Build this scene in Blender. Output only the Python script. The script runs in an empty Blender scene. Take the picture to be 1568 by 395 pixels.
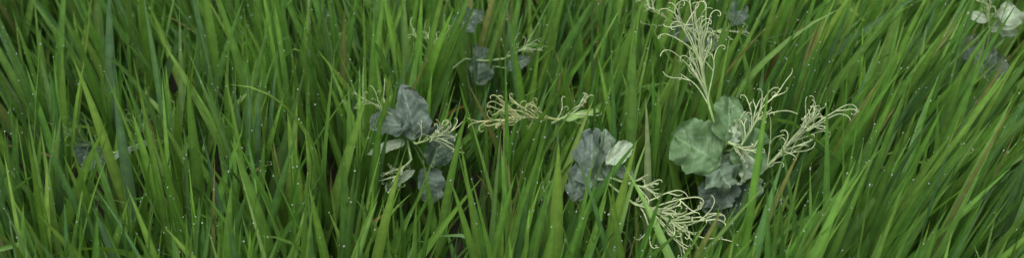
import bpy, math, random
import numpy as np
from mathutils import Vector
rng = np.random.default_rng(23)
random.seed(7)
scene = bpy.context.scene
scene.view_settings.view_transform = 'Standard'
scene.view_settings.look = 'None'
scene.view_settings.exposure = 0

# ------------------------------------------------------------------ camera
cam_d = bpy.data.cameras.new("camera")
cam = bpy.data.objects.new("camera", cam_d)
scene.collection.objects.link(cam)
PITCH = math.radians(32)
cam.location = (0, -2.2*math.cos(PITCH), 0.25+2.2*math.sin(PITCH))
cam.rotation_euler = (math.pi/2-PITCH, 0, 0)
cam_d.sensor_fit = 'HORIZONTAL'
cam_d.angle = 2*math.atan(0.386)
cam_d.clip_start = 0.02
cam_d.clip_end = 2000
cam_d.dof.use_dof = True
cam_d.dof.focus_distance = 2.0
cam_d.dof.aperture_fstop = 3.2
scene.camera = cam

# ------------------------------------------------------------------ light
world = bpy.data.worlds.new("World"); scene.world = world
world.use_nodes = True
nt = world.node_tree
sky = nt.nodes.new('ShaderNodeTexSky')
sky.sky_type = 'NISHITA'; sky.sun_disc = False
sky.sun_elevation = math.radians(62); sky.sun_rotation = math.radians(200)
sky.air_density = 1.0; sky.dust_density = 5.0; sky.ozone_density = 1.0
hs = nt.nodes.new('ShaderNodeHueSaturation'); hs.inputs['Saturation'].default_value = 0.35
nt.links.new(sky.outputs[0], hs.inputs['Color'])
nt.links.new(hs.outputs[0], nt.nodes['Background'].inputs['Color'])
nt.nodes['Background'].inputs['Strength'].default_value = 0.15
sd = bpy.data.lights.new("sun", 'SUN'); sd.energy = 1.35; sd.angle = math.radians(35); sd.color = (1, .98, .93)
so = bpy.data.objects.new("sun", sd); scene.collection.objects.link(so)
el, az = math.radians(62), math.radians(200)
v = Vector((math.sin(az)*math.cos(el), math.cos(az)*math.cos(el), math.sin(el)))
so.rotation_euler = v.to_track_quat('Z', 'Y').to_euler()

# ------------------------------------------------------------------ materials
def leaf_material(name, rough, transl, spec=0.5, noise_scale=60, noise_amt=0.25, mottled=0.0, bump=0.15):
    m = bpy.data.materials.new(name); m.use_nodes = True
    n = m.node_tree.nodes; l = m.node_tree.links
    out = n['Material Output']; p = n['Principled BSDF']
    at = n.new('ShaderNodeAttribute'); at.attribute_name = 'col'
    tc = n.new('ShaderNodeTexCoord')
    nz = n.new('ShaderNodeTexNoise'); nz.inputs['Scale'].default_value = noise_scale; nz.inputs['Detail'].default_value = 4
    l.new(tc.outputs['Object'], nz.inputs['Vector'])
    mr = n.new('ShaderNodeMapRange')
    mr.inputs['From Min'].default_value = 0.3; mr.inputs['From Max'].default_value = 0.7
    mr.inputs['To Min'].default_value = 1-noise_amt; mr.inputs['To Max'].default_value = 1+noise_amt
    l.new(nz.outputs['Fac'], mr.inputs['Value'])
    mul = n.new('ShaderNodeVectorMath'); mul.operation = 'SCALE'
    l.new(at.outputs['Color'], mul.inputs[0]); l.new(mr.outputs[0], mul.inputs['Scale'])
    col = mul.outputs[0]
    if mottled > 0:
        vz = n.new('ShaderNodeTexNoise'); vz.inputs['Scale'].default_value = 170; vz.inputs['Detail'].default_value = 2
        l.new(tc.outputs['Object'], vz.inputs['Vector'])
        r2 = n.new('ShaderNodeMapRange')
        r2.inputs['From Min'].default_value = 0.56; r2.inputs['From Max'].default_value = 0.68
        r2.inputs['To Max'].default_value = mottled
        l.new(vz.outputs['Fac'], r2.inputs['Value'])
        mx = n.new('ShaderNodeMix'); mx.data_type = 'RGBA'
        l.new(r2.outputs[0], mx.inputs['Factor']); l.new(col, mx.inputs['A'])
        mx.inputs['B'].default_value = (0.34, 0.40, 0.34, 1)
        col = mx.outputs['Result']
    l.new(col, p.inputs['Base Color'])
    p.inputs['Roughness'].default_value = rough
    p.inputs['Specular IOR Level'].default_value = spec
    b = n.new('ShaderNodeBump'); b.inputs['Strength'].default_value = bump; b.inputs['Distance'].default_value = 0.002
    l.new(nz.outputs['Fac'], b.inputs['Height']); l.new(b.outputs[0], p.inputs['Normal'])
    if transl > 0:
        tr = n.new('ShaderNodeBsdfTranslucent')
        t2 = n.new('ShaderNodeVectorMath'); t2.operation = 'MULTIPLY'
        t2.inputs[1].default_value = (1.5, 1.45, 0.8)
        l.new(col, t2.inputs[0]); l.new(t2.outputs[0], tr.inputs['Color'])
        ms = n.new('ShaderNodeMixShader'); ms.inputs[0].default_value = transl
        l.new(p.outputs[0], ms.inputs[1]); l.new(tr.outputs[0], ms.inputs[2])
        l.new(ms.outputs[0], out.inputs['Surface'])
    return m
M_grass = leaf_material("grass_blade", 0.48, 0.36, 0.5, noise_amt=.18)
M_pea = leaf_material("pea_leaf", 0.55, 0.2, 0.4, noise_scale=45, noise_amt=0.3, mottled=0.35, bump=0.3)
M_tend = leaf_material("pea_tendril", 0.55, 0.15, 0.3)

def soil_material():
    m = bpy.data.materials.new("soil"); m.use_nodes = True
    n = m.node_tree.nodes; l = m.node_tree.links; p = n['Principled BSDF']
    tc = n.new('ShaderNodeTexCoord')
    nz = n.new('ShaderNodeTexNoise'); nz.inputs['Scale'].default_value = 25; nz.inputs['Detail'].default_value = 8
    l.new(tc.outputs['Object'], nz.inputs['Vector'])
    r = n.new('ShaderNodeValToRGB')
    r.color_ramp.elements[0].position = .3; r.color_ramp.elements[0].color = (.012, .010, .005, 1)
    r.color_ramp.elements[1].position = .75; r.color_ramp.elements[1].color = (.040, .034, .018, 1)
    l.new(nz.outputs['Fac'], r.inputs[0]); l.new(r.outputs[0], p.inputs['Base Color'])
    p.inputs['Roughness'].default_value = .95
    b = n.new('ShaderNodeBump'); b.inputs['Distance'].default_value = .02
    l.new(nz.outputs['Fac'], b.inputs['Height']); l.new(b.outputs[0], p.inputs['Normal'])
    return m

# ------------------------------------------------------------------ mesh helper
def mesh_obj(name, V, F, C=None, mat=None, parent=None, smooth=True):
    V = np.asarray(V, dtype=np.float32); F = np.asarray(F, dtype=np.int32)
    me = bpy.data.meshes.new(name)
    me.vertices.add(len(V)); me.vertices.foreach_set('co', V.ravel())
    k = F.shape[1]
    me.loops.add(F.size); me.loops.foreach_set('vertex_index', F.ravel())
    me.polygons.add(len(F)); me.polygons.foreach_set('loop_start', np.arange(0, F.size, k, dtype=np.int32))
    if smooth: me.polygons.foreach_set('use_smooth', np.ones(len(F), dtype=bool))
    me.update(calc_edges=True)
    if C is not None:
        a = me.color_attributes.new('col', 'FLOAT_COLOR', 'POINT')
        CC = np.ones((len(V), 4), dtype=np.float32); CC[:, :3] = C
        a.data.foreach_set('color', CC.ravel())
    if mat: me.materials.append(mat)
    o = bpy.data.objects.new(name, me); scene.collection.objects.link(o)
    if parent: o.parent = parent
    return o

# ------------------------------------------------------------------ ground
gx = 41
lin = np.linspace(-1, 1, gx); lin = np.sign(lin)*np.abs(lin)**3*400
X, Y = np.meshgrid(lin, lin)
Z = 0.008*np.sin(X*7)*np.cos(Y*9)*(np.abs(X) < 20)*(np.abs(Y) < 20)
GV = np.stack([X.ravel(), Y.ravel(), Z.ravel()], 1)
idx = np.arange(gx*gx).reshape(gx, gx)
GF = np.stack([idx[:-1, :-1].ravel(), idx[:-1, 1:].ravel(), idx[1:, 1:].ravel(), idx[1:, :-1].ravel()], 1)
mesh_obj("ground", GV, GF, mat=soil_material())

# ------------------------------------------------------------------ plants' stations
STATIONS = [  # x, y, rx, ry, height cap, probability
    (.335, -.21, .150, .12, .26, .93),
    (.150, -.24, .085, .09, .26, .90),
    (.225, -.30, .075, .09, .23, .93),
    (.045, -.10, .085, .07, .27, .85),
    (-.165, -.14, .085, .09, .26, .80),
    (-.06, .12, .10, .07, .30, .55),
    (.32, .17, .12, .07, .29, .65),
    (.86, .14, .09, .10, .27, .8),
    (-.64, -.10, .12, .12, .23, .8),
    (-.87, .28, .1, .2, .27, .6),
]

def smooth_noise(x, y, s, seed):
    r = np.random.default_rng(seed); out = np.zeros_like(x)
    for i in range(6):
        a = r.uniform(0, 2*np.pi); f = s*r.uniform(.6, 1.8); ph = r.uniform(0, 6.28)
        out += np.sin((x*np.cos(a)+y*np.sin(a))*f+ph)
    return out/2.6

# ------------------------------------------------------------------ blades
def build_blades(P, H, L, W, curl, roll, twist, fold, C0, C1, segs, stem=False, kink=None):
    N = len(P); S = segs+1
    t = np.linspace(0, 1, S)[None, :]
    tilt0 = np.arctan(np.hypot(H[:, 0], H[:, 1]))[:, None]
    az = np.arctan2(H[:, 1], H[:, 0])[:, None]
    th = tilt0+curl[:, None]*t**1.8
    if kink is not None:
        kp, ka = kink
        th = th+ka[:, None]*(1/(1+np.exp(-(t-kp[:, None])*22)))
    D = np.stack([np.sin(th)*np.cos(az), np.sin(th)*np.sin(az), np.cos(th)], 2)
    step = (L/segs)[:, None, None]
    pos = np.concatenate([np.zeros((N, 1, 3)), np.cumsum((D[:, :-1]+D[:, 1:])/2*step, 1)], 1)+P[:, None, :]
    side0 = np.stack([-np.sin(az), np.cos(az), np.zeros_like(az)], 2)*np.ones((1, S, 1))
    nor0 = np.cross(D, side0)
    r = (roll[:, None]+twist[:, None]*t)[:, :, None]
    side = side0*np.cos(r)+nor0*np.sin(r); nor = -side0*np.sin(r)+nor0*np.cos(r)
    if stem: prof = np.ones_like(t)*(1-.3*t)
    else: prof = np.minimum(1, .5+t*2.0)*(1-np.clip((t-.35)/.65, 0, 1)**1.7)
    prof = np.maximum(prof, .015)
    w = (W[:, None]*prof/2)[:, :, None]
    fo = fold[:, None, None]
    A = pos-side*w*np.cos(fo)+nor*w*np.sin(fo)
    B = pos
    Cc = pos+side*w*np.cos(fo)+nor*w*np.sin(fo)
    V = np.stack([A, B, Cc], 2).reshape(-1, 3)
    base = np.arange(N)[:, None, None]*(S*3)+np.arange(segs)[None, :, None]*3
    q1 = base+np.array([0, 1, 4, 3]); q2 = base+np.array([1, 2, 5, 4])
    F = np.concatenate([q1.reshape(-1, 4), q2.reshape(-1, 4)])
    tt = t[:, :, None]
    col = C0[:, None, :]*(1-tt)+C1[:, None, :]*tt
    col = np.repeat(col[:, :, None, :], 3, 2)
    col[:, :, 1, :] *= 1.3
    return V, F, col.reshape(-1, 3)

def palette(N):
    g = np.array([[.106, .245, .044], [.150, .305, .052], [.068, .168, .042], [.095, .195, .092], [.210, .355, .078]])
    k = rng.choice(5, N, p=[.33, .27, .17, .10, .13])
    c = g[k]*rng.uniform(.68, 1.25, (N, 1))*(1+rng.normal(0, .06, (N, 3)))
    return np.clip(c, .004, .6)

def grass_patch(x0, x1, y0, y1, tillers, leaves, segs, wmul=1.0, hole=None, hmean=.36, under=False):
    N = int((x1-x0)*(y1-y0)*tillers)
    x = rng.uniform(x0, x1, N); y = rng.uniform(y0, y1, N)
    if hole:
        k = ~((x > hole[0]) & (x < hole[1]) & (y > hole[2]) & (y < hole[3])); x, y = x[k], y[k]
    if not under:
        x = x+.022*np.sin(x*61+3*np.sin(y*9)); y = y+.02*np.sin(y*57+3*np.sin(x*8))
        dens = smooth_noise(x, y, 9, 3)
        k = rng.random(len(x)) < np.clip(.80+.30*dens, .4, 1); x, y = x[k], y[k]
    N = len(x)
    cap = np.full(N, 9.0)
    for sx, sy, rx, ry, h, pr in STATIONS:
        ins = (((x-sx)/rx)**2+((y-sy)/ry)**2 < 1) & (rng.random(N) < pr)
        cap[ins] = np.minimum(cap[ins], h*rng.uniform(.7, 1.12, ins.sum()))
    leanx = np.interp(x, [-1.0, -.75, -.45, -.1, .3, .6, 1.0], [-.10, -.06, -.02, .06, .14, .30, .40])
    leanx = leanx+.07*smooth_noise(x, y, 7, 5)
    leany = .0+.05*smooth_noise(x, y, 6, 9)
    height = np.clip(hmean+.035*smooth_noise(x, y, 5, 11)+rng.normal(0, .055 if not under else .03, N), .12, .5)
    height = np.minimum(height, cap)
    tl = rng.normal(0, .075 if not under else .2, (N, 2)); tl[:, 0] += leanx; tl[:, 1] += leany
    stemh = height*rng.uniform(.30, .60, N)
    Vs, Fs, Cs = [], [], []; off = 0
    def add(r):
        nonlocal off
        V, F, C = r; Vs.append(V); Fs.append(F+off); Cs.append(C); off += len(V)
    P = np.stack([x, y, np.zeros(N)], 1)
    tc = palette(N)
    z1 = np.zeros(N)
    sd_ = np.concatenate([tl*.8, np.ones((N, 1))], 1); sd_ /= np.linalg.norm(sd_, axis=1)[:, None]
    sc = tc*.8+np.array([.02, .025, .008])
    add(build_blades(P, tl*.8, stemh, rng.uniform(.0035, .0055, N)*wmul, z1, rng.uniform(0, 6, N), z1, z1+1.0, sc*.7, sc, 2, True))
    for j in range(leaves):
        f = (j+.6)/leaves*rng.uniform(.8, 1.1, N)
        f = np.clip(f, .05, 1)
        root = P+sd_*(stemh*f)[:, None]
        spread = np.abs(rng.normal(0, .25-.035*j, N))+.03
        a = rng.uniform(0, 2*np.pi, N)
        H = tl+np.stack([np.cos(a), np.sin(a)*.8], 1)*spread[:, None]
        L = (height-root[:, 2])*rng.uniform(.7, 1.2, N)*np.sqrt(1+(H**2).sum(1))
        L = np.clip(L, .06, .42)
        W = rng.uniform(.0075, .0185, N)*wmul*np.clip(L/.22, .55, 1.15)
        curl = np.abs(rng.normal(.03, .09, N))
        big = rng.random(N) < .05; curl[big] += rng.uniform(.4, 1.3, big.sum())
        ka = np.where(rng.random(N) < .02, rng.uniform(.6, 1.9, N), 0.); kp = rng.uniform(.35, .8, N)
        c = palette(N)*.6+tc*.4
        c0 = c*.80; c1 = c*np.array([1.12, 1.10, 1.03])  # darker base paints the shade deep between blades into their colour
        if j == 0:
            dead = rng.random(N) < .04
            dc = np.array([.30, .19, .07])*rng.uniform(.4, 1.0, (N, 1))
            c0[dead] = dc[dead]; c1[dead] = dc[dead]*1.1; H[dead] *= 2.0; curl[dead] += .6; L[dead] *= .7; W[dead] *= .5
        tipd = rng.random(N) < .03
        c1[tipd] = np.array([.26, .24, .09])
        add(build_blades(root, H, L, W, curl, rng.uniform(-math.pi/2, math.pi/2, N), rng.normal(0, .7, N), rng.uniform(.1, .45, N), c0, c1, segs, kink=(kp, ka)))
    return np.concatenate(Vs), np.concatenate(Fs), np.concatenate(Cs)

V1, F1, C1 = grass_patch(-1.7, 1.7, -1.0, 1.6, 580, 4, 8)
V2, F2, C2 = grass_patch(-6, 6, -3.2, 7, 160, 3, 4, 1.5, hole=(-1.68, 1.68, -.98, 1.58))
V4, F4, C4 = grass_patch(-1.4, 1.4, -.7, 1.0, 330, 3, 5, .95, hmean=.19, under=True)
# tall broad flag leaves  x, y, z0, slope x, slope y, length, width, colour, roll
YG = (.21, .355, .065); MG = (.135, .275, .05); BG = (.11, .21, .10)
HB = [(.065, -.29, .14, .0, .0, .28, .021, YG, 0), (.135, -.29, .12, .10, 0, .30, .018, YG, .2),
      (-.33, -.43, .10, -.45, 0, .30, .020, YG, .1), (-.325, -.21, .15, .0, .0, .27, .020, YG, .1),
      (-.61, -.13, .12, .02, 0, .31, .019, BG, 0), (-.63, -.10, .15, -.08, 0, .30, .016, YG, .3),
      (-.355, -.27, .12, -.12, 0, .29, .020, MG, .1), (.215, -.17, .12, -.03, 0, .30, .013, (.28, .36, .18), 0),
      (-.50, -.12, .15, .02, 0, .28, .018, MG, .2), (-.42, -.36, .12, .1, 0, .28, .018, MG, 0),
      (-.78, -.30, .1, -.2, 0, .32, .018, MG, 0), (-.22, -.33, .12, .2, 0, .30, .017, YG, .2),
      (-.56, -.32, .06, -.1, 0, .27, .022, BG, 0), (-.05, -.34, .1, .15, 0, .3, .016, MG, 0),
      (.50, -.33, .1, .25, 0, .32, .018, MG, .2), (.62, -.22, .12, .3, 0, .32, .017, YG, .1),
      (.76, -.35, .1, .3, 0, .32, .018, MG, .2), (-.70, .1, .14, .1, 0, .34, .020, BG, 0),
      (-.45, .12, .14, -.1, 0, .36, .018, MG, 0), (-.25, .08, .14, .1, 0, .34, .018, MG, .1),
      (.45, .12, .15, .35, 0, .36, .018, YG, 0), (.15, .1, .15, .2, 0, .34, .017, MG, .1), (-.12, -.2, .12, .15, 0, .3, .014, MG, 0),
      (-.72, -.38, .08, .15, 0, .30, .019, MG, 0), (-.66, -.33, .08, -.12, 0, .27, .018, YG, 0),
      (.86, -.2, .12, .22, 0, .32, .017, MG, 0), (.68, .02, .14, .25, 0, .32, .017, MG, 0)]
hp = np.array([[h[0], h[1], h[2]] for h in HB]); n_ = len(HB)
hc = np.array([h[7] for h in HB])
hH = np.array([[h[3], h[4]-.02] for h in HB]); haz = np.arctan2(hH[:, 1], hH[:, 0])
hroll = np.array([h[8] for h in HB])-(haz+math.pi/2)
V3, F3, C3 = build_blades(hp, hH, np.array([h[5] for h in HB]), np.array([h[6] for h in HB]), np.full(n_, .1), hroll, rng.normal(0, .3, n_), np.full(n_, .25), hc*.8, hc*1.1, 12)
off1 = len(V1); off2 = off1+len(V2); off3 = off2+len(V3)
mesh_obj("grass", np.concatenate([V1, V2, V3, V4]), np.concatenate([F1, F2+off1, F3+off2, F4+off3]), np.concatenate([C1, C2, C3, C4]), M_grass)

# ------------------------------------------------------------------ dew
def ico():
    p = (1+5**.5)/2
    v = np.array([[-1, p, 0], [1, p, 0], [-1, -p, 0], [1, -p, 0], [0, -1, p], [0, 1, p], [0, -1, -p], [0, 1, -p], [p, 0, -1], [p, 0, 1], [-p, 0, -1], [-p, 0, 1]], float)
    v /= np.linalg.norm(v[0])
    f = np.array([[0, 11, 5], [0, 5, 1], [0, 1, 7], [0, 7, 10], [0, 10, 11], [1, 5, 9], [5, 11, 4], [11, 10, 2], [10, 7, 6], [7, 1, 8], [3, 9, 4], [3, 4, 2], [3, 2, 6], [3, 6, 8], [3, 8, 9], [4, 9, 5], [2, 4, 11], [6, 2, 10], [8, 6, 7], [9, 8, 1]])
    return v, f
iv, iF = ico()
cand = np.where((V1[:, 2] > .2) & (np.abs(V1[:, 0]) < 1.1) & (V1[:, 1] > -.5) & (V1[:, 1] < .6))[0]
cand = cand[cand < len(V1)-4]
pk = rng.choice(cand, 5200)
fr = rng.random((5200, 1))
dp = V1[pk]*(1-fr)+V1[pk+3]*fr
ok = np.linalg.norm(V1[pk]-V1[pk+3], axis=1) < .08
dp = dp[ok]; rad = rng.uniform(.0005, .0015, len(dp))
DV = (dp[:, None, :]+iv[None]*rad[:, None, None]).reshape(-1, 3)
DF = (iF[None]+(np.arange(len(dp))*12)[:, None, None]).reshape(-1, 3)
M_dew = bpy.data.materials.new("dew"); M_dew.use_nodes = True
pd = M_dew.node_tree.nodes['Principled BSDF']
pd.inputs['Base Color'].default_value = (.75, .8, .78, 1); pd.inputs['Roughness'].default_value = .05
pd.inputs['Transmission Weight'].default_value = .5; pd.inputs['IOR'].default_value = 1.33
mesh_obj("dew_drops", DV, DF, mat=M_dew)

# ------------------------------------------------------------------ pea plants
def norm(v):
    v = np.asarray(v, float); return v/np.linalg.norm(v)

class Bag:
    def __init__(s): s.V = []; s.F = []; s.C = []; s.n = 0
    def add(s, V, F, C): s.V.append(V); s.F.append(F+s.n); s.C.append(C); s.n += len(V)
    def obj(s, name, mat, parent):
        if s.n: mesh_obj(name, np.concatenate(s.V), np.concatenate(s.F), np.concatenate(s.C), mat, parent)

def tube(bag, pts, r0, r1, c0, c1, k=6):
    pts = np.asarray(pts); n = len(pts)
    T = np.gradient(pts, axis=0); T /= np.linalg.norm(T, axis=1)[:, None]+1e-9
    u = np.cross(T[0], [0.3, .5, .8]); u /= np.linalg.norm(u)
    V = []
    an = np.arange(k)*2*math.pi/k
    for i in range(n):
        u = u-T[i]*np.dot(u, T[i]); u /= np.linalg.norm(u)+1e-9
        w = np.cross(T[i], u); r = r0+(r1-r0)*i/(n-1)
        V.append(pts[i]+r*(np.cos(an)[:, None]*u+np.sin(an)[:, None]*w))
    i, j = np.meshgrid(np.arange(n-1), np.arange(k), indexing='ij'); i = i.ravel(); j = j.ravel()
    F = np.stack([i*k+j, i*k+(j+1) % k, (i+1)*k+(j+1) % k, (i+1)*k+j], 1)
    t = np.repeat(np.linspace(0, 1, n), k)[:, None]
    bag.add(np.concatenate(V), F, np.array(c0)*(1-t)+np.array(c1)*t)

PALE = np.array([.38, .52, .22]); PALEW = np.array([.58, .66, .40]); STEMC = np.array([.16, .27, .10])
def curl_path(p, d, L, n, wob, hook, rs, start=.5):
    """smooth arc that ends in a hook or coil of `hook` radians"""
    pts = [np.array(p, float)]; d = norm(d)
    ax = norm(np.array([0, -1., .6])*rs.choice([-1, 1])+rs.normal(0, .5, 3))
    ax2 = norm(rs.normal(0, 1, 3)); bend = rs.normal(0, wob)
    m = sum(max(0, (i/n-start)) for i in range(n))+1e-6
    for i in range(n):
        t = i/n
        d = norm(d+np.cross(ax2, d)*bend/n)
        a = hook*max(0, t-start)/m
        d = d*math.cos(a)+np.cross(ax, d)*math.sin(a)
        d = norm(d+rs.normal(0, .04, 3))
        stp = L/n*(1-.45*max(0, t-start)/(1-start))
        pts.append(pts[-1]+d*stp)
    return pts
def tendrils(bag, p, d, L, n=9, spread=.55, seed=0, col0=PALE, col1=PALEW, thick=1.0, hook=4.2, start=.15):
    rs = np.random.default_rng(seed); d = norm(d)
    main = curl_path(p, d, L*.6, 12, .3, .2, rs)
    tube(bag, main, .0022*thick, .0013*thick, col0, col1*.7+col0*.3)
    for i in range(n):
        t = start+(1-start)*i/(n-1)
        q = main[int(t*12)]
        e = norm(rs.normal(0, 1, 3)*np.array([1, .6, 1])); e = e-d*np.dot(e, d); e = norm(e)
        dd = d+e*spread*rs.uniform(.4, 1.4)
        l = L*rs.uniform(.32, .72)
        b = curl_path(q, dd, l, 26, .9, rs.uniform(.15, 1.2)*hook, rs, rs.uniform(.3, .75))
        tube(bag, b, .00115*thick, .00065*thick, col0*.4+col1*.6, col1*rs.uniform(.8, 1.15), 5)
        for r in range(2):
            if rs.random() < .5:
                k = rs.integers(5, 14); m = b[k]
                b2 = curl_path(m, norm(np.array(b[k+1])-np.array(b[k-1]))+rs.normal(0, .45, 3), l*rs.uniform(.35, .6), 20, .8, rs.uniform(.2, 1.3)*hook, rs, .3)
                tube(bag, b2, .0009*thick, .00055*thick, col1, col1, 5)

def leaf(bag, c, ang, nrm, L, W, col, fold=.25, wave=.09, seed=0, droop=.3):
    rs = np.random.default_rng(seed+100); a = math.radians(ang); nrm = norm(nrm)
    tip = np.array([math.cos(a), .5*math.sin(a), .87*math.sin(a)])
    tip = norm(tip-nrm*np.dot(tip, nrm)); sd = np.cross(tip, nrm)
    nu, nv = 37, 45
    u = np.linspace(-1, 1, nu)[None, :]; v = np.linspace(0, 1, nv)[:, None]
    half = W/2*np.sqrt(np.clip(1-(2*v**.86-1)**2, 0, 1))**.8*(1+.06*np.sin(v*17+rs.uniform(0, 6))+.035*np.sin(v*43+rs.uniform(0, 6)))
    asym = 1+.2*np.sign(u)*rs.uniform(-1, 1)
    X = u*half*asym; Y = (v-.5)*L+.06*L*np.sin(u*3+rs.uniform(0, 6))*np.abs(u)
    ph = rs.uniform(0, 6, 4)
    Zz = fold*np.abs(X)-droop*L*(v-.4)**2*np.ones_like(u)
    Zz = Zz+wave*W*(np.abs(u)**2.2)*np.sin(v*14+ph[0]+u*2)+.35*wave*W*np.sin(u*6+ph[1])*np.sin(v*8+ph[2])
    Zz = Zz-.012*W*np.cos((v*6.5-np.abs(u)*1.6)*2*math.pi)*(1-np.abs(u))
    P = c+X[..., None]*sd+Y[..., None]*tip+Zz[..., None]*nrm
    idx = np.arange(nu*nv).reshape(nv, nu)
    F = np.stack([idx[:-1, :-1].ravel(), idx[:-1, 1:].ravel(), idx[1:, 1:].ravel(), idx[1:, :-1].ravel()], 1)
    mid = np.exp(-(u/.05)**2)*np.ones_like(v)
    s = (v*6.5-np.abs(u)*1.6); vein = np.exp(-((s-np.round(s))/.11)**2)*(np.abs(u) < .93)
    edge = np.abs(u)**14
    k = np.clip(mid*.8+vein*.3+edge*.5, 0, 1)[..., None]
    C = np.array(col)*(1-k)+(np.array(col)*1.5+.06)*k
    bag.add(P.reshape(-1, 3), F, C.reshape(-1, 3))

GLAU = (.145, .215, .140); GREEN = (.130, .240, .100); BLUE = (.110, .160, .125); DARK = (.065, .110, .068); PALEL = (.34, .43, .30)

class Pea:
    def __init__(s, x, y, z, u=.00102, w=.00121, seed=1):
        s.a = np.array([x, y, z]); s.u = u; s.w = w
        s.root = bpy.data.objects.new("pea_plant", None); scene.collection.objects.link(s.root)
        s.lv = Bag(); s.td = Bag(); s.st = Bag(); s.seed = seed; s.k = 0
        pts = []
        for i in range(14):
            t = i/13; pts.append([x+.03*math.sin(t*4+seed)*(1-t), y+.06*(1-t)+.012*math.sin(t*7), z*t])
        tube(s.st, pts, .0032, .0026, STEMC*.7, STEMC)
    def P(s, dx, dz, dy=0): return s.a+np.array([dx*s.u, dy, dz*s.w])
    def leaf(s, dx, dz, ang, nrm, L, W, col, dy=0, **k):
        s.k += 1; p = s.P(dx, dz, dy); leaf(s.lv, p, ang, nrm, L, W, col, seed=s.seed*31+s.k, **k)
        a = math.radians(ang); b = p-np.array([math.cos(a), .5*math.sin(a), .87*math.sin(a)])*L*.5
        if np.linalg.norm(b-s.a) > .02:
            m = (b+s.a)/2+np.array([0, .012, -.01]); tube(s.st, [s.a, s.a*.6+m*.4-[0, 0, .003], m, m*.4+b*.6, b], .0018, .0012, STEMC, STEMC*1.3)
    def tend(s, dx, dz, d, L, dy=0, **k):
        s.k += 1; p = s.P(dx, dz, dy)
        m = (p+s.a)/2+np.array([0, .003, -.006])
        if np.linalg.norm(p-s.a) > .01: tube(s.st, [s.a, (s.a+m)/2, m, (m+p)/2, p], .002, .002, STEMC*1.3, PALE)
        tendrils(s.td, p, d, L, seed=s.seed*57+s.k, **k)
    def done(s):
        s.lv.obj("leaves", M_pea, s.root); s.td.obj("tendrils", M_tend, s.root); s.st.obj("stem", M_tend, s.root)

# big plant on the right
p = Pea(.322, -.145, .300, seed=1)
p.leaf(-37, 8, 150, (-.25, -.75, .6), .082, .085, GREEN, dy=-.01, fold=.12, wave=.13)
p.leaf(10, 42, 75, (.35, -.7, .6), .075, .062, GREEN, dy=.01, fold=.35, wave=.12)
p.leaf(45, 0, 20, (.5, -.6, .6), .080, .075, GREEN, dy=.0, fold=.2, wave=.12)
p.leaf(0, -18, -60, (.1, -.55, .85), .050, .062, GLAU, dy=-.03, fold=.3, wave=.2)
p.leaf(30, -6, -100, (.9, -.4, .3), .05, .035, PALEL, dy=-.035, fold=.5, wave=.2)
p.leaf(12, 38, -100, (.6, -.4, .6), .03, .022, PALEL, dy=-.02, fold=.5, wave=.2)
p.leaf(52, -38, -70, (.7, -.5, .5), .035, .030, GLAU, dy=-.03, fold=.4)
p.leaf(-5, -48, -120, (-.1, -.8, .55), .065, .06, BLUE, dy=-.02)
p.leaf(22, -85, -70, (.2, -.8, .55), .095, .085, BLUE, dy=-.01)
p.leaf(10, -140, -90, (0, -.8, .55), .07, .065, DARK, dy=-.01)
p.tend(-10, 35, (-.26, .2, 1), .22, dy=0, n=20, spread=.26, start=.3)
p.tend(58, -33, (.66, .1, .72), .185, dy=-.01, n=19, spread=.38, thick=1.05)
p.tend(25, 25, (.3, .1, .8), .12, dy=-.03, n=10, spread=.6)
p.tend(5, 30, (.3, -.2, -.1), .06, dy=-.03, n=8, spread=.8, hook=5)
p.done()
# middle plant
p = Pea(.122, -.18, .295, seed=2)
p.leaf(0, 8, 95, (-.5, -.75, .4), .090, .050, BLUE, fold=.5, wave=.16)
p.leaf(-18, -18, -110, (-.3, -.8, .5), .065, .042, BLUE, dy=-.01, wave=.14)
p.leaf(38, 26, 45, (.2, -.6, .75), .052, .028, PALEL, dy=-.01, fold=.35)
p.leaf(14, 20, 70, (.5, -.75, .4), .075, .036, GLAU, dy=.0, fold=.5, wave=.14)
p.leaf(50, -5, -20, (.1, -.6, .75), .03, .02, GLAU, dy=-.01)
p.tend(45, -12, (.5, -.1, -.1), .075, n=10, spread=.7, dy=-.02, hook=5)
p.tend(62, -34, (.75, -.25, -.12), .155, n=26, spread=.75, dy=-.04, col0=PALE*1.1, col1=PALEW*1.1, thick=1.15, hook=5, start=.05)
p.done()
# tendril-topped plant in the centre
p = Pea(.075, -.039, .292, seed=3)
p.tend(0, 0, (-.9, 0, .18), .14, n=22, spread=.65, thick=.95, col0=np.array([.38, .46, .15]), col1=np.array([.52, .55, .28]), hook=4.5)
p.tend(-10, -5, (.6, 0, .3), .09, n=9, spread=.6, thick=.8)
p.leaf(35, 8, 20, (0, -.6, .8), .06, .012, (.2, .34, .09), fold=.4)
p.done()
# left plant
p = Pea(-.172, -.063, .292, seed=4)
p.leaf(8, 26, 105, (.2, -.85, .4), .085, .050, BLUE, fold=.25, wave=.13)
p.leaf(-22, 10, 170, (-.2, -.6, .7), .065, .045, BLUE, dy=-.01, wave=.13)
p.leaf(-30, -20, 200, (.0, -.55, .8), .06, .018, PALEL, dy=-.02, fold=.3)
p.leaf(-8, -70, 40, (.0, -.55, .8), .055, .018, PALEL, dy=-.02, fold=.3)
p.leaf(35, -90, -80, (.3, -.8, .4), .06, .045, BLUE, dy=-.01)
p.leaf(48, -35, 80, (.5, -.8, .4), .07, .05, DARK, dy=.01)
p.tend(18, -15, (.45, -.1, .25), .10, n=13, spread=.8, dy=-.02, thick=.8, hook=4)
p.tend(10, -40, (-.3, -.1, -.3), .08, n=12, spread=.9, dy=-.02, thick=.75)
p.tend(-20, 20, (-.6, 0, .5), .08, n=8, spread=.8, thick=.55)
p.done()
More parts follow.
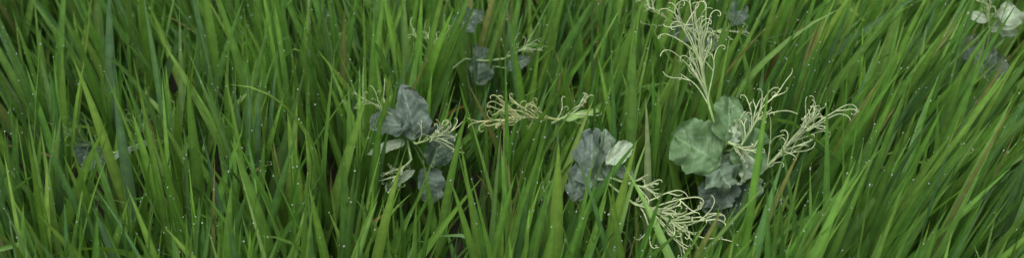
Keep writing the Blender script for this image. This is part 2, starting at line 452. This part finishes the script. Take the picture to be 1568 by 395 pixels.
# back left plant
p = Pea(-.083, .185, .280, u=.00113, w=.0013, seed=5)
p.leaf(22, -8, 85, (.4, -.8, .4), .07, .045, DARK)
p.leaf(5, 50, 60, (0, -.5, .85), .06, .045, DARK, dy=.02, wave=.14)
p.leaf(85, -5, 30, (0, -.6, .7), .045, .025, DARK)
p.tend(-50, -20, (-.05, -.1, .8), .12, n=17, spread=.5, thick=.85, dy=-.03, col0=PALE*.9, col1=PALE*1.25)
p.tend(60, 0, (.5, 0, .3), .09, n=8, spread=.8, thick=.5)
p.done()
# back centre-right plant
p = Pea(.337, .225, .310, u=.00114, w=.0013, seed=6)
p.leaf(55, 28, 60, (.2, -.6, .75), .045, .04, DARK)
p.leaf(-30, 0, 150, (-.2, -.6, .75), .05, .04, DARK)
p.leaf(20, -10, 30, (.2, -.6, .75), .04, .04, DARK)
p.tend(0, 0, (.5, 0, .1), .09, n=14, spread=.8, thick=.8)
p.tend(-10, 0, (-.6, 0, .35), .10, n=8, spread=.8, thick=.5)
p.tend(-70, 30, (-.3, 0, .3), .06, n=9, spread=.8, thick=.6)
p.done()
# right edge plant
p = Pea(.849, .225, .320, u=.00114, w=.0013, seed=7)
p.leaf(22, 22, 60, (.1, -.6, .8), .050, .045, PALEL, wave=.25)
p.leaf(25, -4, -20, (.1, -.7, .7), .045, .028, PALEL, wave=.25)
p.leaf(-5, -45, 100, (-.3, -.8, .5), .08, .06, DARK)
p.leaf(20, -70, 70, (.2, -.8, .5), .07, .06, DARK)
p.leaf(-25, 18, 150, (-.2, -.7, .7), .035, .018, PALEL)
p.tend(-5, 10, (-.2, 0, .5), .07, n=12, spread=.9, thick=.8)
p.done()
# low young plant in the hollow on the left
p = Pea(-.647, -.028, .225, u=.0011, w=.0013, seed=8)
p.tend(-20, 0, (-.6, 0, .5), .11, n=14, spread=.8, thick=.6, col0=STEMC, col1=STEMC*1.3)
p.tend(15, 0, (.4, 0, .7), .11, n=14, spread=.8, thick=.6, col0=STEMC, col1=STEMC*1.3)
p.leaf(-45, -5, 150, (0, -.7, .7), .06, .04, DARK)
p.leaf(15, 2, 35, (0, -.4, .9), .075, .013, GLAU, fold=.3)
p.done()
